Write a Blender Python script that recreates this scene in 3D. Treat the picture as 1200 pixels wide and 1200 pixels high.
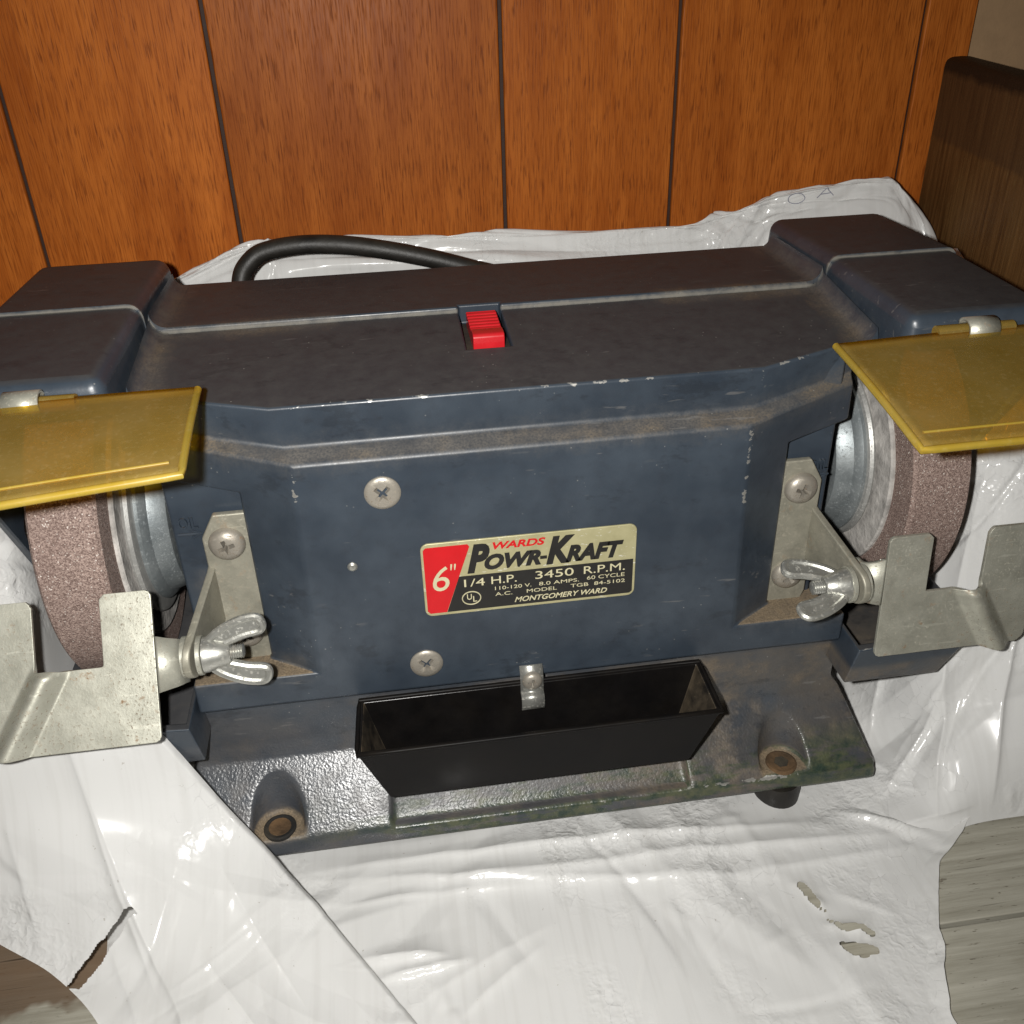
import bpy, bmesh, math, random
import numpy as np
from mathutils import Vector, Matrix
random.seed(7)
for o in list(bpy.data.objects): bpy.data.objects.remove(o)
scn = bpy.context.scene
COL = scn.collection
S = 0.00127                       # metres per drawing unit (a 6 inch wheel is 120 units across)

# ------------------------------------------------------------------ camera
PITCH, YAW, ROLL = math.radians(31.11), math.radians(7.37), math.radians(-1.70)
CAM = Vector((-39.07, -260.1, 215.04))
fw = Vector((math.sin(YAW)*math.cos(PITCH), math.cos(YAW)*math.cos(PITCH), -math.sin(PITCH)))
r0 = Vector((math.cos(YAW), -math.sin(YAW), 0)); u0 = r0.cross(fw)
rt = math.cos(ROLL)*r0 + math.sin(ROLL)*u0
up = -math.sin(ROLL)*r0 + math.cos(ROLL)*u0
cd = bpy.data.cameras.new('camera'); co = bpy.data.objects.new('camera', cd); COL.objects.link(co)
cd.sensor_width = 36; cd.lens = 36*1121.89/1200; cd.clip_start = 0.005; cd.clip_end = 50
mw = Matrix.Identity(4)
for i in range(3):
    mw[i][0] = rt[i]; mw[i][1] = up[i]; mw[i][2] = -fw[i]; mw[i][3] = CAM[i]*S
co.matrix_world = mw
scn.camera = co

# ------------------------------------------------------------------ light: the phone's flash beside the lens, dim warm room light
w = bpy.data.worlds.new('World'); scn.world = w; w.use_nodes = True
bg = w.node_tree.nodes['Background']; bg.inputs[0].default_value = (1.0, 0.88, 0.74, 1); bg.inputs[1].default_value = 0.022
fl = bpy.data.lights.new('flash', 'SPOT'); fl.energy = 10.7; fl.spot_size = math.radians(132); fl.spot_blend = 1.0; fl.color = (1.0, 0.98, 0.94); fl.shadow_soft_size = 4.0*S
fo = bpy.data.objects.new('flash', fl); COL.objects.link(fo)
fm = mw.copy()
for i in range(3): fm[i][3] = (CAM - 21*rt + 5*up)[i]*S
fo.matrix_world = fm
scn.view_settings.view_transform = 'Standard'; scn.view_settings.look = 'None'
scn.view_settings.exposure = 0; scn.view_settings.gamma = 1
scn.cycles.max_bounces = 4; scn.cycles.diffuse_bounces = 2; scn.cycles.caustics_reflective = False; scn.cycles.caustics_refractive = False; scn.cycles.glossy_bounces = 2; scn.cycles.transparent_max_bounces = 8
scn.cycles.use_adaptive_sampling = True; scn.cycles.adaptive_threshold = 0.02

# ------------------------------------------------------------------ node helpers
class NT:
    def __init__(s, name):
        s.m = bpy.data.materials.new(name); s.m.use_nodes = True; s.t = s.m.node_tree
        s.b = s.t.nodes['Principled BSDF']; s.out = s.t.nodes['Material Output']
        s.tc = s.t.nodes.new('ShaderNodeTexCoord')
    def n(s, typ, **kw):
        nd = s.t.nodes.new('ShaderNode'+typ)
        for k, v in kw.items(): setattr(nd, k, v)
        return nd
    def set(s, sock, v):
        if isinstance(v, bpy.types.NodeSocket): s.t.links.new(v, sock)
        elif isinstance(v, (tuple, list)) and sock.type == 'RGBA' and len(v) == 3: sock.default_value = (*v, 1)
        else: sock.default_value = v
    def P(s, **kw):
        for k, v in kw.items(): s.set(s.b.inputs[k.replace('_', ' ')], v)
        return s
    def obj(s): return s.tc.outputs['Object']
    def map(s, scale=(1,1,1), rot=(0,0,0), loc=(0,0,0), src=None):
        nd = s.n('Mapping'); s.set(nd.inputs[0], src or s.obj())
        nd.inputs['Scale'].default_value = scale; nd.inputs['Rotation'].default_value = rot; nd.inputs['Location'].default_value = loc
        return nd.outputs[0]
    def noise(s, scale, detail=3, rough=.55, vec=None, dist=0, color=False):
        nd = s.n('TexNoise'); s.set(nd.inputs['Vector'], vec or s.obj()); nd.inputs['Scale'].default_value = scale
        nd.inputs['Detail'].default_value = detail; nd.inputs['Roughness'].default_value = rough; nd.inputs['Distortion'].default_value = dist
        return nd.outputs['Color' if color else 'Fac']
    def vor(s, scale, feature='F1', vec=None, out='Distance'):
        nd = s.n('TexVoronoi', feature=feature); s.set(nd.inputs['Vector'], vec or s.obj()); nd.inputs['Scale'].default_value = scale
        return nd.outputs[out]
    def math(s, op, a, b=0.0, c=None, clamp=False):
        nd = s.n('Math', operation=op); nd.use_clamp = clamp; s.set(nd.inputs[0], a); s.set(nd.inputs[1], b)
        if c is not None: s.set(nd.inputs[2], c)
        return nd.outputs[0]
    def rng(s, v, a, b, c=0.0, d=1.0, smooth=False):
        nd = s.n('MapRange'); nd.clamp = True
        if smooth: nd.interpolation_type = 'SMOOTHSTEP'
        for i, x in enumerate((v, a, b, c, d)): s.set(nd.inputs[i], x)
        return nd.outputs[0]
    def mix(s, f, a, b, mode='MIX'):
        nd = s.n('Mix', data_type='RGBA', blend_type=mode); s.set(nd.inputs[0], f); s.set(nd.inputs[6], a); s.set(nd.inputs[7], b)
        return nd.outputs[2]
    def fmix(s, f, a, b):
        nd = s.n('Mix', data_type='FLOAT'); s.set(nd.inputs[0], f); s.set(nd.inputs[2], a); s.set(nd.inputs[3], b)
        return nd.outputs[0]
    def bump(s, h, strength=.3, dist=.001, normal=None):
        nd = s.n('Bump'); s.set(nd.inputs['Height'], h); nd.inputs['Strength'].default_value = strength; nd.inputs['Distance'].default_value = dist
        if normal: s.set(nd.inputs['Normal'], normal)
        return nd.outputs[0]
    def sep(s, v):
        nd = s.n('SeparateXYZ'); s.set(nd.inputs[0], v); return nd.outputs
    def nrm(s): return s.sep(s.n('NewGeometry').outputs['Normal'])
    def seg(s, a, b):
        """distance in metres from the shading point to the segment a-b (drawing units)"""
        a = Vector(a)*S; b = Vector(b)*S; ab = b-a
        sub = s.n('VectorMath', operation='SUBTRACT'); s.set(sub.inputs[0], s.obj()); sub.inputs[1].default_value = a
        dot = s.n('VectorMath', operation='DOT_PRODUCT'); s.set(dot.inputs[0], sub.outputs[0]); dot.inputs[1].default_value = ab/ab.dot(ab)
        t = s.math('ADD', dot.outputs['Value'], 0.0, clamp=True)
        sc = s.n('VectorMath', operation='SCALE'); sc.inputs[0].default_value = ab; s.set(sc.inputs['Scale'], t)
        ds = s.n('VectorMath', operation='DISTANCE'); s.set(ds.inputs[0], sub.outputs[0]); s.set(ds.inputs[1], sc.outputs[0])
        return ds.outputs['Value']
    def segs(s, lst):
        d = None
        for a, b in lst:
            e = s.seg(a, b); d = e if d is None else s.math('MINIMUM', d, e)
        return d

# ------------------------------------------------------------------ materials
def mirror(lst): return lst + [((-a[0], a[1], a[2]), (-b[0], b[1], b[2])) for a, b in lst]

def mat_paint():
    m = NT('blue grey enamel')
    nz = m.nrm()[2]; z = m.sep(m.obj())[2]; x = m.sep(m.obj())[0]
    big = m.noise(28, 3, .6); fine = m.noise(1100, 2, .6); mid = m.noise(150, 3, .65)
    paint = m.mix(m.rng(big, .35, .7), (.025, .034, .047), (.046, .059, .076))
    paint = m.mix(m.math('MULTIPLY', m.rng(mid, .5, .75), .35), paint, (.020, .024, .032))
    # grime film that lies on faces turned up
    film = m.math('MULTIPLY', m.rng(nz, .80, .95), m.rng(big, .2, .8, .75, 1.0))
    col = m.mix(film, paint, m.mix(m.rng(mid, .3, .7), (.036, .036, .039), (.052, .051, .051)))
    # brown grinding dust lying in corners and on ledges
    dl = mirror([((114.0, 20, 100), (114.0, 60, 104)), ((114.5, 62, 106), (114.5, 108, 105)), ((113, 58, 103.5), (60, 59, 103)), ((113, 19, 85), (74, 3, 82)), ((92, 14, 1), (113, 12, 0)), ((80, 5, 0), (113, 4, 0)), ((96, -14, -62), (96, -22, -62)), ((95, 16, 8), (108, 16, 30))])
    dl += [((-74, 3, 82), (74, 3, 82)), ((-56, -6, -60), (58, -6, -60)), ((30, 5, -24), (118, 5, -34)), ((-118, 5, -24), (-90, 5, -30))]
    d = m.segs(dl)
    dd = m.math('ADD', d, m.math('MULTIPLY', m.math('SUBTRACT', mid, .5), .014))
    dust = m.math('MULTIPLY', m.rng(dd, .0006, .0100, 1, 0, True), m.rng(nz, -.35, .75, .12, .92))
    dust = m.math('MULTIPLY', m.math('MULTIPLY', dust, .8), m.math('MULTIPLY', m.rng(fine, .3, .66, .35, 1), m.rng(m.noise(60, 3, .7), .3, .6, .45, 1)))
    col = m.mix(dust, col, m.mix(m.rng(big, .45, .62), (.135, .121, .104), (.190, .146, .094)))
    # pale dust packed in the joint between front and rear halves
    jd = m.segs([((-116, 59.9, 103.4), (116, 59.9, 103.4)), ((118, 60, 112.9), (168, 60, 112.9)), ((-118, 60, 112.9), (-168, 60, 112.9)), ((117, 60, 105), (119, 60, 111)), ((-117, 60, 105), (-119, 60, 111))])
    jm = m.rng(m.math('ADD', jd, m.math('MULTIPLY', m.math('SUBTRACT', mid, .5), .0020)), .0016, .0004)
    col = m.mix(m.math('MULTIPLY', jm, .8), col, (.22, .205, .175))
    # the plinth is greyer and dustier than the cover
    pl = m.math('MULTIPLY', m.rng(z, -16*S, -19*S), m.rng(m.noise(45, 3, .65), .3, .7, .25, .95))
    col = m.mix(m.math('MULTIPLY', pl, .75), col, m.mix(m.rng(x, -20*S, 70*S), (.088, .086, .088), (.118, .098, .076)))
    y = m.sep(m.obj())[1]; ax = m.math('ABSOLUTE', x)
    # thick dust on the ledges under the tool rests and on the floors of the bolt slots
    flo = m.math('MULTIPLY', m.rng(nz, .75, .92), m.math('MULTIPLY', m.rng(ax, 68*S, 76*S), m.math('MULTIPLY', m.rng(z, -3*S, -1*S), m.rng(z, 4*S, 1.5*S))))
    slo = m.math('MULTIPLY', m.math('MULTIPLY', m.rng(z, -57*S, -61*S), m.rng(nz, .2, .6)), m.math('MULTIPLY', m.rng(ax, 84.5*S, 87*S), m.rng(ax, 106.5*S, 104*S)))
    slo = m.math('MULTIPLY', slo, m.rng(y, -15.5*S, -14*S, 0, 1))
    brd = m.math('MULTIPLY', m.math('MULTIPLY', m.rng(z, -17*S, -20*S), m.rng(m.noise(38, 4, .7), .50, .66)), m.rng(x, -60*S, 40*S, .12, .42))
    thick = m.math('MAXIMUM', m.math('MAXIMUM', flo, slo), brd)
    thick = m.math('MULTIPLY', thick, m.rng(mid, .25, .6, .45, .95))
    col = m.mix(thick, col, m.mix(m.rng(fine, .35, .65), (.150, .112, .070), (.265, .200, .128)))
    # green paint rubbed off along the foot
    gn = m.noise(60, 4, .7, m.map((.45, 1, 2.2)))
    gm = m.math('MULTIPLY', m.rng(z, -50*S, -59*S), m.rng(gn, .43, .52))
    gm = m.math('MULTIPLY', m.math('MULTIPLY', gm, m.rng(x, -95*S, -40*S)), m.math('MAXIMUM', m.math('MULTIPLY', m.rng(nz, .3, .45), m.rng(nz, .92, .85)), m.rng(y, -13.5*S, -14.5*S)))
    col = m.mix(m.math('MULTIPLY', gm, .85), col, m.mix(m.rng(mid, .4, .6), (.022, .040, .026), (.075, .085, .042)))
    sc = m.math('MULTIPLY', m.rng(m.noise(330, 2, .6, m.map((.16, 1, 1), (0, .5, 0))), .66, .70), m.rng(m.noise(24, 2, .6), .5, .62))
    col = m.mix(m.math('MULTIPLY', sc, .45), col, (.16, .155, .15))
    blot = m.rng(m.noise(75, 4, .75, m.map((.5, 1, 1))), .58, .66)
    col = m.mix(m.math('MULTIPLY', blot, .35), col, (.014, .016, .020))
    # bare metal where the edges are chipped
    wl = [((-76, 5.2, 97.2), (76, 5.2, 97.2)), ((72, -.3, 79.5), (72.3, -.3, 52)), ((-72, -.3, 79.5), (-72.2, -.3, 66)),
          ((76.5, 5, 97), (75, 5.5, 86)), ((76.5, 5, 97), (100, 13.5, 98.3)), ((120, .5, 112), (168, .5, 112)),
          ((119.2, 2, 112), (119.2, 0, 108)), ((10, -15.4, -63.6), (100, -15.4, -63.6)), ((118, -11.8, -8), (160, -11.8, -5))]
    wd = m.math('ADD', m.segs(wl), m.math('MULTIPLY', m.math('SUBTRACT', m.noise(230, 3, .7, m.map((.6, 1, 1))), .43), .0072))
    wear = m.rng(wd, .0011, .0007)
    specks = m.math('MULTIPLY', m.rng(m.vor(230), .085, .06), m.rng(big, .5, .6))
    wear = m.math('MAXIMUM', wear, m.math('MULTIPLY', specks, .35))
    col = m.mix(wear, col, (.46, .45, .42))
    rough = m.fmix(m.math('MAXIMUM', m.math('MAXIMUM', m.math('MULTIPLY', film, .5), dust), thick), .36, .8)
    plz = m.rng(z, -14*S, -42*S)
    rough = m.math('ADD', m.math('SUBTRACT', rough, m.math('MULTIPLY', plz, .06)), m.math('MULTIPLY', m.math('SUBTRACT', mid, .5), .24))
    h = m.math('ADD', m.math('MULTIPLY', m.noise(820, 1, .5), m.fmix(plz, .07, .62)), m.math('MULTIPLY', fine, .07))
    m.P(Base_Color=col, Roughness=rough, Metallic=m.math('MULTIPLY', wear, .7), Normal=m.bump(h, .5, .0006), Specular_IOR_Level=.5)
    return m.m

def mat_metal(name, c1, c2, rough=.38, rust=.3, speck=.6, scale=1.0, metallic=.75):
    m = NT(name)
    n1 = m.noise(60*scale, 5, .6); n2 = m.noise(700*scale, 3, .7); n3 = m.noise(130*scale, 5, .7)
    col = m.mix(m.rng(n1, .3, .7), c1, c2)
    sp = m.rng(n2, .57, .66)
    clus = m.rng(m.noise(24, 3, .6), .38, .62, .25, 1)
    col = m.mix(m.math('MULTIPLY', m.rng(m.noise(85, 4, .7), .5, .7), .35), col, tuple(q*.55 for q in c1))
    scr = m.math('MULTIPLY', m.rng(m.noise(420, 2, .6, m.map((.12, 1, 1), (.3, .7, .5))), .66, .69), .4)
    col = m.mix(scr, col, tuple(min(1, q*1.35) for q in c2))
    col = m.mix(m.math('MULTIPLY', m.math('MULTIPLY', sp, speck), clus), col, (.14, .10, .062))
    ru = m.math('MULTIPLY', m.rng(n3, .60, .72), rust)
    col = m.mix(ru, col, (.20, .105, .04))
    m.P(Base_Color=col, Metallic=m.math('SUBTRACT', metallic, m.math('MULTIPLY', m.math('MAXIMUM', sp, ru), .5)),
        Roughness=m.math('ADD', m.fmix(m.math('MAXIMUM', ru, sp), rough, .75), m.math('MULTIPLY', m.math('SUBTRACT', n1, .5), .2)),
        Normal=m.bump(m.math('ADD', n2, m.math('MULTIPLY', n1, .6)), .18, .0004))
    return m.m

def mat_panel():
    m = NT('stained luan veneer')
    info = m.n('ObjectInfo').outputs['Random']
    off = m.n('CombineXYZ'); m.set(off.inputs[0], m.math('MULTIPLY', info, 9.0)); m.set(off.inputs[2], m.math('MULTIPLY', info, 5.0))
    ad = m.n('VectorMath', operation='ADD'); m.set(ad.inputs[0], m.obj()); m.set(ad.inputs[1], off.outputs[0]); v = ad.outputs[0]
    fig = m.noise(14, 4, .6, m.map((1.6, 1, .35), src=v), dist=.6)
    band = m.noise(75, 4, .6, m.map((1.0, 1, .10), src=v))
    pores = m.noise(980, 2, .6, m.map((1.0, 1, .075), src=v))
    pat = m.noise(90, 3, .6, m.map((1, 1, .35), src=v))
    tone = m.rng(info, 0, 1, .82, 1.12)
    col = m.mix(m.rng(fig, .28, .72), (.27, .062, .0085), (.50, .142, .022))
    col = m.mix(m.math('MULTIPLY', m.rng(band, .42, .72), .6), col, (.60, .185, .031))
    silk = m.noise(1500, 2, .6, m.map((1.0, 1, .035), src=v))
    col = m.mix(m.math('MULTIPLY', m.rng(silk, .46, .66), .6), col, (.215, .045, .0045))
    pm = m.math('MULTIPLY', m.rng(pores, .53, .66), m.rng(pat, .33, .55, .25, 1))
    col = m.mix(m.math('MULTIPLY', pm, .66), col, (.130, .027, .004))
    hsv = m.n('HueSaturation'); m.set(hsv.inputs['Value'], tone); m.set(hsv.inputs['Color'], col); col = hsv.outputs[0]
    knot = m.rng(m.vor(9, vec=m.map((1, 1, .45), src=v)), .05, .02)
    col = m.mix(m.math('MULTIPLY', knot, .6), col, (.05, .014, .004))
    m.P(Base_Color=col, Roughness=m.rng(pores, .3, .7, .34, .5), Normal=m.bump(m.math('SUBTRACT', m.math('MULTIPLY', band, .3), pm), .14, .0005), Specular_IOR_Level=.09)
    return m.m

def mat_floorwood():
    m = NT('worn grey green floor paint')
    g = m.noise(210, 6, .72, m.map((.05, 1, 1)), dist=.25); b = m.noise(26, 5, .6, m.map((.5, 1, 1))); f = m.noise(600, 3, .6, m.map((.25, 1, 1)))
    col = m.mix(m.rng(g, .3, .7), (.26, .245, .195), (.45, .432, .365))
    col = m.mix(m.math('MULTIPLY', m.rng(b, .5, .75), .5), col, (.155, .130, .080))
    col = m.mix(m.math('MULTIPLY', m.rng(f, .64, .72), .7), col, (.06, .042, .022))
    px = m.sep(m.obj()); wob = m.math('MULTIPLY', m.math('SUBTRACT', m.noise(40, 3, .6), .5), 26*S)
    stn = m.math('MULTIPLY', m.rng(m.math('ADD', px[1], wob), -58*S, -54*S), m.rng(px[0], -110*S, -118*S))
    col = m.mix(m.math('MULTIPLY', stn, .85), col, m.mix(m.rng(b, .35, .65), (.15, .088, .047), (.115, .080, .052)))
    cr = m.math('MULTIPLY', m.rng(m.noise(300, 2, .5, m.map((.03, 1, 1))), .66, .70), .8)
    col = m.mix(cr, col, (.035, .026, .016))
    m.P(Base_Color=col, Roughness=.62, Normal=m.bump(m.math('SUBTRACT', g, m.math('MULTIPLY', cr, 1.5)), .55, .0006), Specular_IOR_Level=.3)
    return m.m

def mat_darkboard():
    m = NT('dark stained plank')
    z = m.sep(m.obj())[2]
    g = m.noise(330, 5, .7, m.map((1, 1, .06)), dist=.2); b = m.noise(20, 4, .6, m.map((1, 1, .3))); f = m.noise(900, 2, .5, m.map((1, 1, .12)))
    col = m.mix(m.rng(g, .3, .72), (.060, .026, .008), (.190, .098, .034))
    col = m.mix(m.math('MULTIPLY', m.rng(b, .5, .7), .7), col, (.170, .096, .034))
    col = m.mix(m.math('MULTIPLY', m.rng(f, .66, .72), .5), col, (.22, .15, .06))
    edge = m.math('ADD', z, m.math('MULTIPLY', m.math('SUBTRACT', m.noise(34, 5, .75, m.map((1, 1, 1.0))), .5), .010))
    col = m.mix(m.rng(edge, 128*S, 130*S, 0, .5), col, (.055, .032, .018))
    col = m.mix(m.rng(edge, 155*S, 158*S, 0, .85), col, (.016, .011, .008))
    m.P(Base_Color=col, Roughness=.55, Normal=m.bump(g, .5, .0008), Specular_IOR_Level=.10)
    return m.m

def mat_bag():
    m = NT('white polythene')
    u = m.noise(9, 2, .6); st = m.noise(260, 2, .6, m.map((1, .05, .05), (0, 0, .15)))
    col = m.mix(m.rng(u, .3, .7), (.80, .80, .785), (.86, .86, .85))
    col = m.mix(m.math('MULTIPLY', m.rng(st, .48, .7), .45), col, (.72, .715, .695))
    col = m.mix(m.math('MULTIPLY', m.rng(m.noise(420, 2, .6), .73, .77), .5), col, (.35, .31, .25))
    # crisp little creases in patches, the rest nearly smooth
    n1 = m.noise(55, 1, .5, dist=.4); n2 = m.noise(150, 2, .6); pat = m.rng(m.noise(19, 2, .6), .50, .66)
    r1 = m.math('ABSOLUTE', m.math('SUBTRACT', n1, .5)); r2 = m.math('ABSOLUTE', m.math('SUBTRACT', n2, .5))
    h = m.math('ADD', m.math('MULTIPLY', m.math('MULTIPLY', m.rng(r1, 0, .12), pat), -.55), m.math('MULTIPLY', m.math('MULTIPLY', m.rng(r2, 0, .16), pat), -.55))
    h = m.math('MULTIPLY', h, .5)
    def facet(scale, mp):
        vn = m.n('TexVoronoi'); m.set(vn.inputs['Vector'], m.map(mp)); vn.inputs['Scale'].default_value = scale
        sv = m.n('VectorMath', operation='SCALE'); m.set(sv.inputs[0], m.map(mp)); sv.inputs['Scale'].default_value = scale
        po = m.n('VectorMath', operation='SCALE'); m.set(po.inputs[0], vn.outputs['Position']); po.inputs['Scale'].default_value = scale
        d = m.n('VectorMath', operation='SUBTRACT'); m.set(d.inputs[0], sv.outputs[0]); m.set(d.inputs[1], po.outputs[0])
        c = m.n('VectorMath', operation='SUBTRACT'); m.set(c.inputs[0], vn.outputs['Color']); c.inputs[1].default_value = (.5, .5, .5)
        dt = m.n('VectorMath', operation='DOT_PRODUCT'); m.set(dt.inputs[0], d.outputs[0]); m.set(dt.inputs[1], c.outputs[0])
        return m.math('DIVIDE', dt.outputs['Value'], scale)          # metres of relief
    f1 = facet(48, (1.0, .6, .8)); f2 = facet(190, (1.0, .6, .8)); pat2 = m.rng(m.noise(17, 2, .6), .55, .68, 0, 1)
    h = m.math('ADD', m.math('MULTIPLY', h, .0010), m.math('ADD', m.math('MULTIPLY', f1, .0), m.math('MULTIPLY', m.math('MULTIPLY', f2, .34), pat2)))
    h = m.math('ADD', h, m.math('MULTIPLY', st, .00003))
    nrm = m.bump(h, 1.0, 1.0)
    m.P(Base_Color=col, Roughness=.17, Normal=nrm, Specular_IOR_Level=.5)
    tr = m.n('BsdfTranslucent'); m.set(tr.inputs[0], (.75, .72, .66, 1)); m.set(tr.inputs['Normal'], nrm)
    mx = m.n('MixShader'); mx.inputs[0].default_value = .16; m.set(mx.inputs[1], m.b.outputs[0]); m.set(mx.inputs[2], tr.outputs[0])
    tp = m.n('BsdfTransparent'); m.set(tp.inputs[0], (.97, .96, .93, 1)); mx2 = m.n('MixShader'); mx2.inputs[0].default_value = .07; m.set(mx2.inputs[1], mx.outputs[0]); m.set(mx2.inputs[2], tp.outputs[0])
    m.t.links.new(mx2.outputs[0], m.out.inputs[0])
    return m.m

def mat_shield(name, tint, dens):
    m = NT(name)
    n = m.noise(30, 4, .6); f = m.noise(500, 3, .6); sc = m.rng(m.noise(160, 3, .6, m.map((.15, 1, 1), (0, 0, .9))), .66, .70)
    dustm = m.math('ADD', m.rng(n, .35, .7, .14, .40), m.math('MULTIPLY', m.rng(f, .55, .7), .2))
    col = m.mix(dustm, tint, (.43, .325, .17))
    m.P(Base_Color=col, Roughness=m.rng(n, .3, .7, .26, .42), Specular_IOR_Level=.55, Normal=m.bump(m.math('ADD', f, sc), .06, .0004))
    tp = m.n('BsdfTransparent'); m.set(tp.inputs[0], (.88, .68, .10, 1))
    mx = m.n('MixShader'); m.set(mx.inputs[0], m.math('ADD', m.math('MULTIPLY', dustm, .5), dens, clamp=True)); m.set(mx.inputs[1], tp.outputs[0]); m.set(mx.inputs[2], m.b.outputs[0])
    m.t.links.new(mx.outputs[0], m.out.inputs[0])
    return m.m

def mat_wheel():
    m = NT('aluminium oxide abrasive')
    f = m.vor(2100, out='Color'); g = m.noise(1900, 2, .7); b = m.noise(26, 4, .6)
    fs = m.sep(f)[0]
    col = m.mix(m.rng(fs, .1, .95), (.140, .092, .077), (.39, .290, .250))
    col = m.mix(m.math('MULTIPLY', m.rng(b, .45, .7), .45), col, (.17, .110, .092))
    sp = m.rng(m.sep(f)[1], .965, .985)
    col = m.mix(sp, col, (.62, .55, .50))
    m.P(Base_Color=col, Roughness=m.fmix(sp, .8, .25), Normal=m.bump(m.math('ADD', m.noise(1500, 2, .7), m.math('MULTIPLY', g, .6)), .8, .0006))
    return m.m

def mat_simple(name, col, rough=.5, metallic=0, bump=0, bscale=400, var=.25, dust=0, dcol=(.14, .10, .06), spec=.5):
    m = NT(name); n = m.noise(90, 5, .6); f = m.noise(bscale, 3, .6)
    lo = tuple(c*(1-var) for c in col); hi = tuple(min(1, c*(1+var)) for c in col)
    c = m.mix(m.rng(n, .3, .7), lo, hi); r = m.math('ADD', rough, m.math('MULTIPLY', m.math('SUBTRACT', n, .5), .25))
    if dust:
        dm = m.math('MULTIPLY', m.math('MULTIPLY', m.rng(m.noise(55, 5, .65), .40, .68), m.rng(m.nrm()[2], -.2, .75, .25, 1)), dust)
        dm = m.math('ADD', dm, m.math('MULTIPLY', m.rng(m.noise(1300, 2, .6), .66, .72), dust*.6), clamp=True)
        c = m.mix(dm, c, dcol); r = m.fmix(dm, r, .8)
    m.P(Base_Color=c, Roughness=r, Metallic=metallic, Specular_IOR_Level=spec)
    if bump: m.P(Normal=m.bump(f, bump, .0006))
    return m.m

def mat_foil():
    m = NT('brushed gold foil'); n = m.noise(120, 4, .6); s1 = m.noise(420, 3, .7, m.map((.5, 1, 2), (0, .6, 0)))
    sc = m.rng(s1, .63, .68)
    col = m.mix(m.rng(n, .3, .7), (.40, .37, .205), (.50, .46, .27)); col = m.mix(sc, col, (.72, .70, .60))
    m.P(Base_Color=col, Metallic=.35, Roughness=.42, Normal=m.bump(n, .12, .0003))
    return m.m

PAINT = mat_paint(); PANEL = mat_panel(); FLOORW = mat_floorwood(); BOARD = mat_darkboard(); BAG = mat_bag()
ZINC = mat_metal('speckled zinc plate', (.40, .395, .33), (.52, .515, .44), .46, .9, .85, 1.25, .55)
BRKT = mat_metal('dull bracket steel', (.27, .26, .21), (.38, .36, .29), .50, .5, .5, 1.2, .45)
NUT = mat_metal('cast zinc', (.42, .42, .385), (.54, .54, .50), .36, .25, .5)
FLNG = mat_metal('galvanised flange', (.20, .225, .235), (.30, .325, .33), .46, .0, .12, 1.2, .5)
RIM = mat_metal('bright steel', (.36, .36, .345), (.47, .465, .445), .46, .1, .2, 1.2, .5)
SCRW = mat_metal('tarnished screw', (.30, .275, .23), (.42, .385, .33), .42, .8, .9, 1.4, .5)
WHEEL = mat_wheel()
BLOT = mat_simple('grey blotter paper', (.44, .42, .395), .85, 0, .9, 420, .5, .35, (.16, .12, .10))
SHLD = mat_shield('amber plastic', (.44, .325, .065), .20); SHRIM = mat_shield('amber plastic edge', (.56, .43, .035), .34)
BLACKP = mat_simple('black styrene', (.0055, .005, .005), .42, 0, .05, 700, .2, .07, (.075, .055, .032), .10)
BLACKIN = mat_simple('black styrene inside', (.0055, .005, .005), .24, 0, .05, 700, .2, .05, (.10, .075, .045), .3)
BLACKD = mat_simple('dusty black styrene', (.012, .010, .008), .5, 0, .05, 700, .2, .95, (.12, .090, .055))
RED = mat_simple('red switch plastic', (.48, .012, .018), .24, 0, 0, 400, .08, .10, (.35, .08, .06))
FOIL = mat_foil()
INKR = mat_simple('red print', (.50, .006, .010), .34, 0, 0, 400, .06); INKB = mat_simple('black print', (.014, .013, .012), .38, 0, 0, 400, .2)
INKG = mat_simple('cream print', (.52, .48, .31), .4, 0, 0, 400, .1)
RUBBER = mat_simple('black rubber', (.012, .0105, .009), .5, 0, .25, 500, .3, .25, (.06, .048, .03))
RUST = mat_simple('rusty bolt', (.115, .066, .030), .85, .1, .9, 500, .6, .5, (.05, .035, .02))
DARK = mat_simple('dark recess', (.010, .009, .008), .8, 0, .3, 500, .3, .5, (.10, .08, .05))
PLAST = mat_simple('tan wall plaster', (.34, .215, .115), .8, 0, .2, 700, .08)
GROOVE = mat_simple('dark groove paint', (.030, .010, .004), .7, 0, .2, 500, .3)
HAIRM = mat_simple('pen line', (.25, .25, .30), .6)

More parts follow.
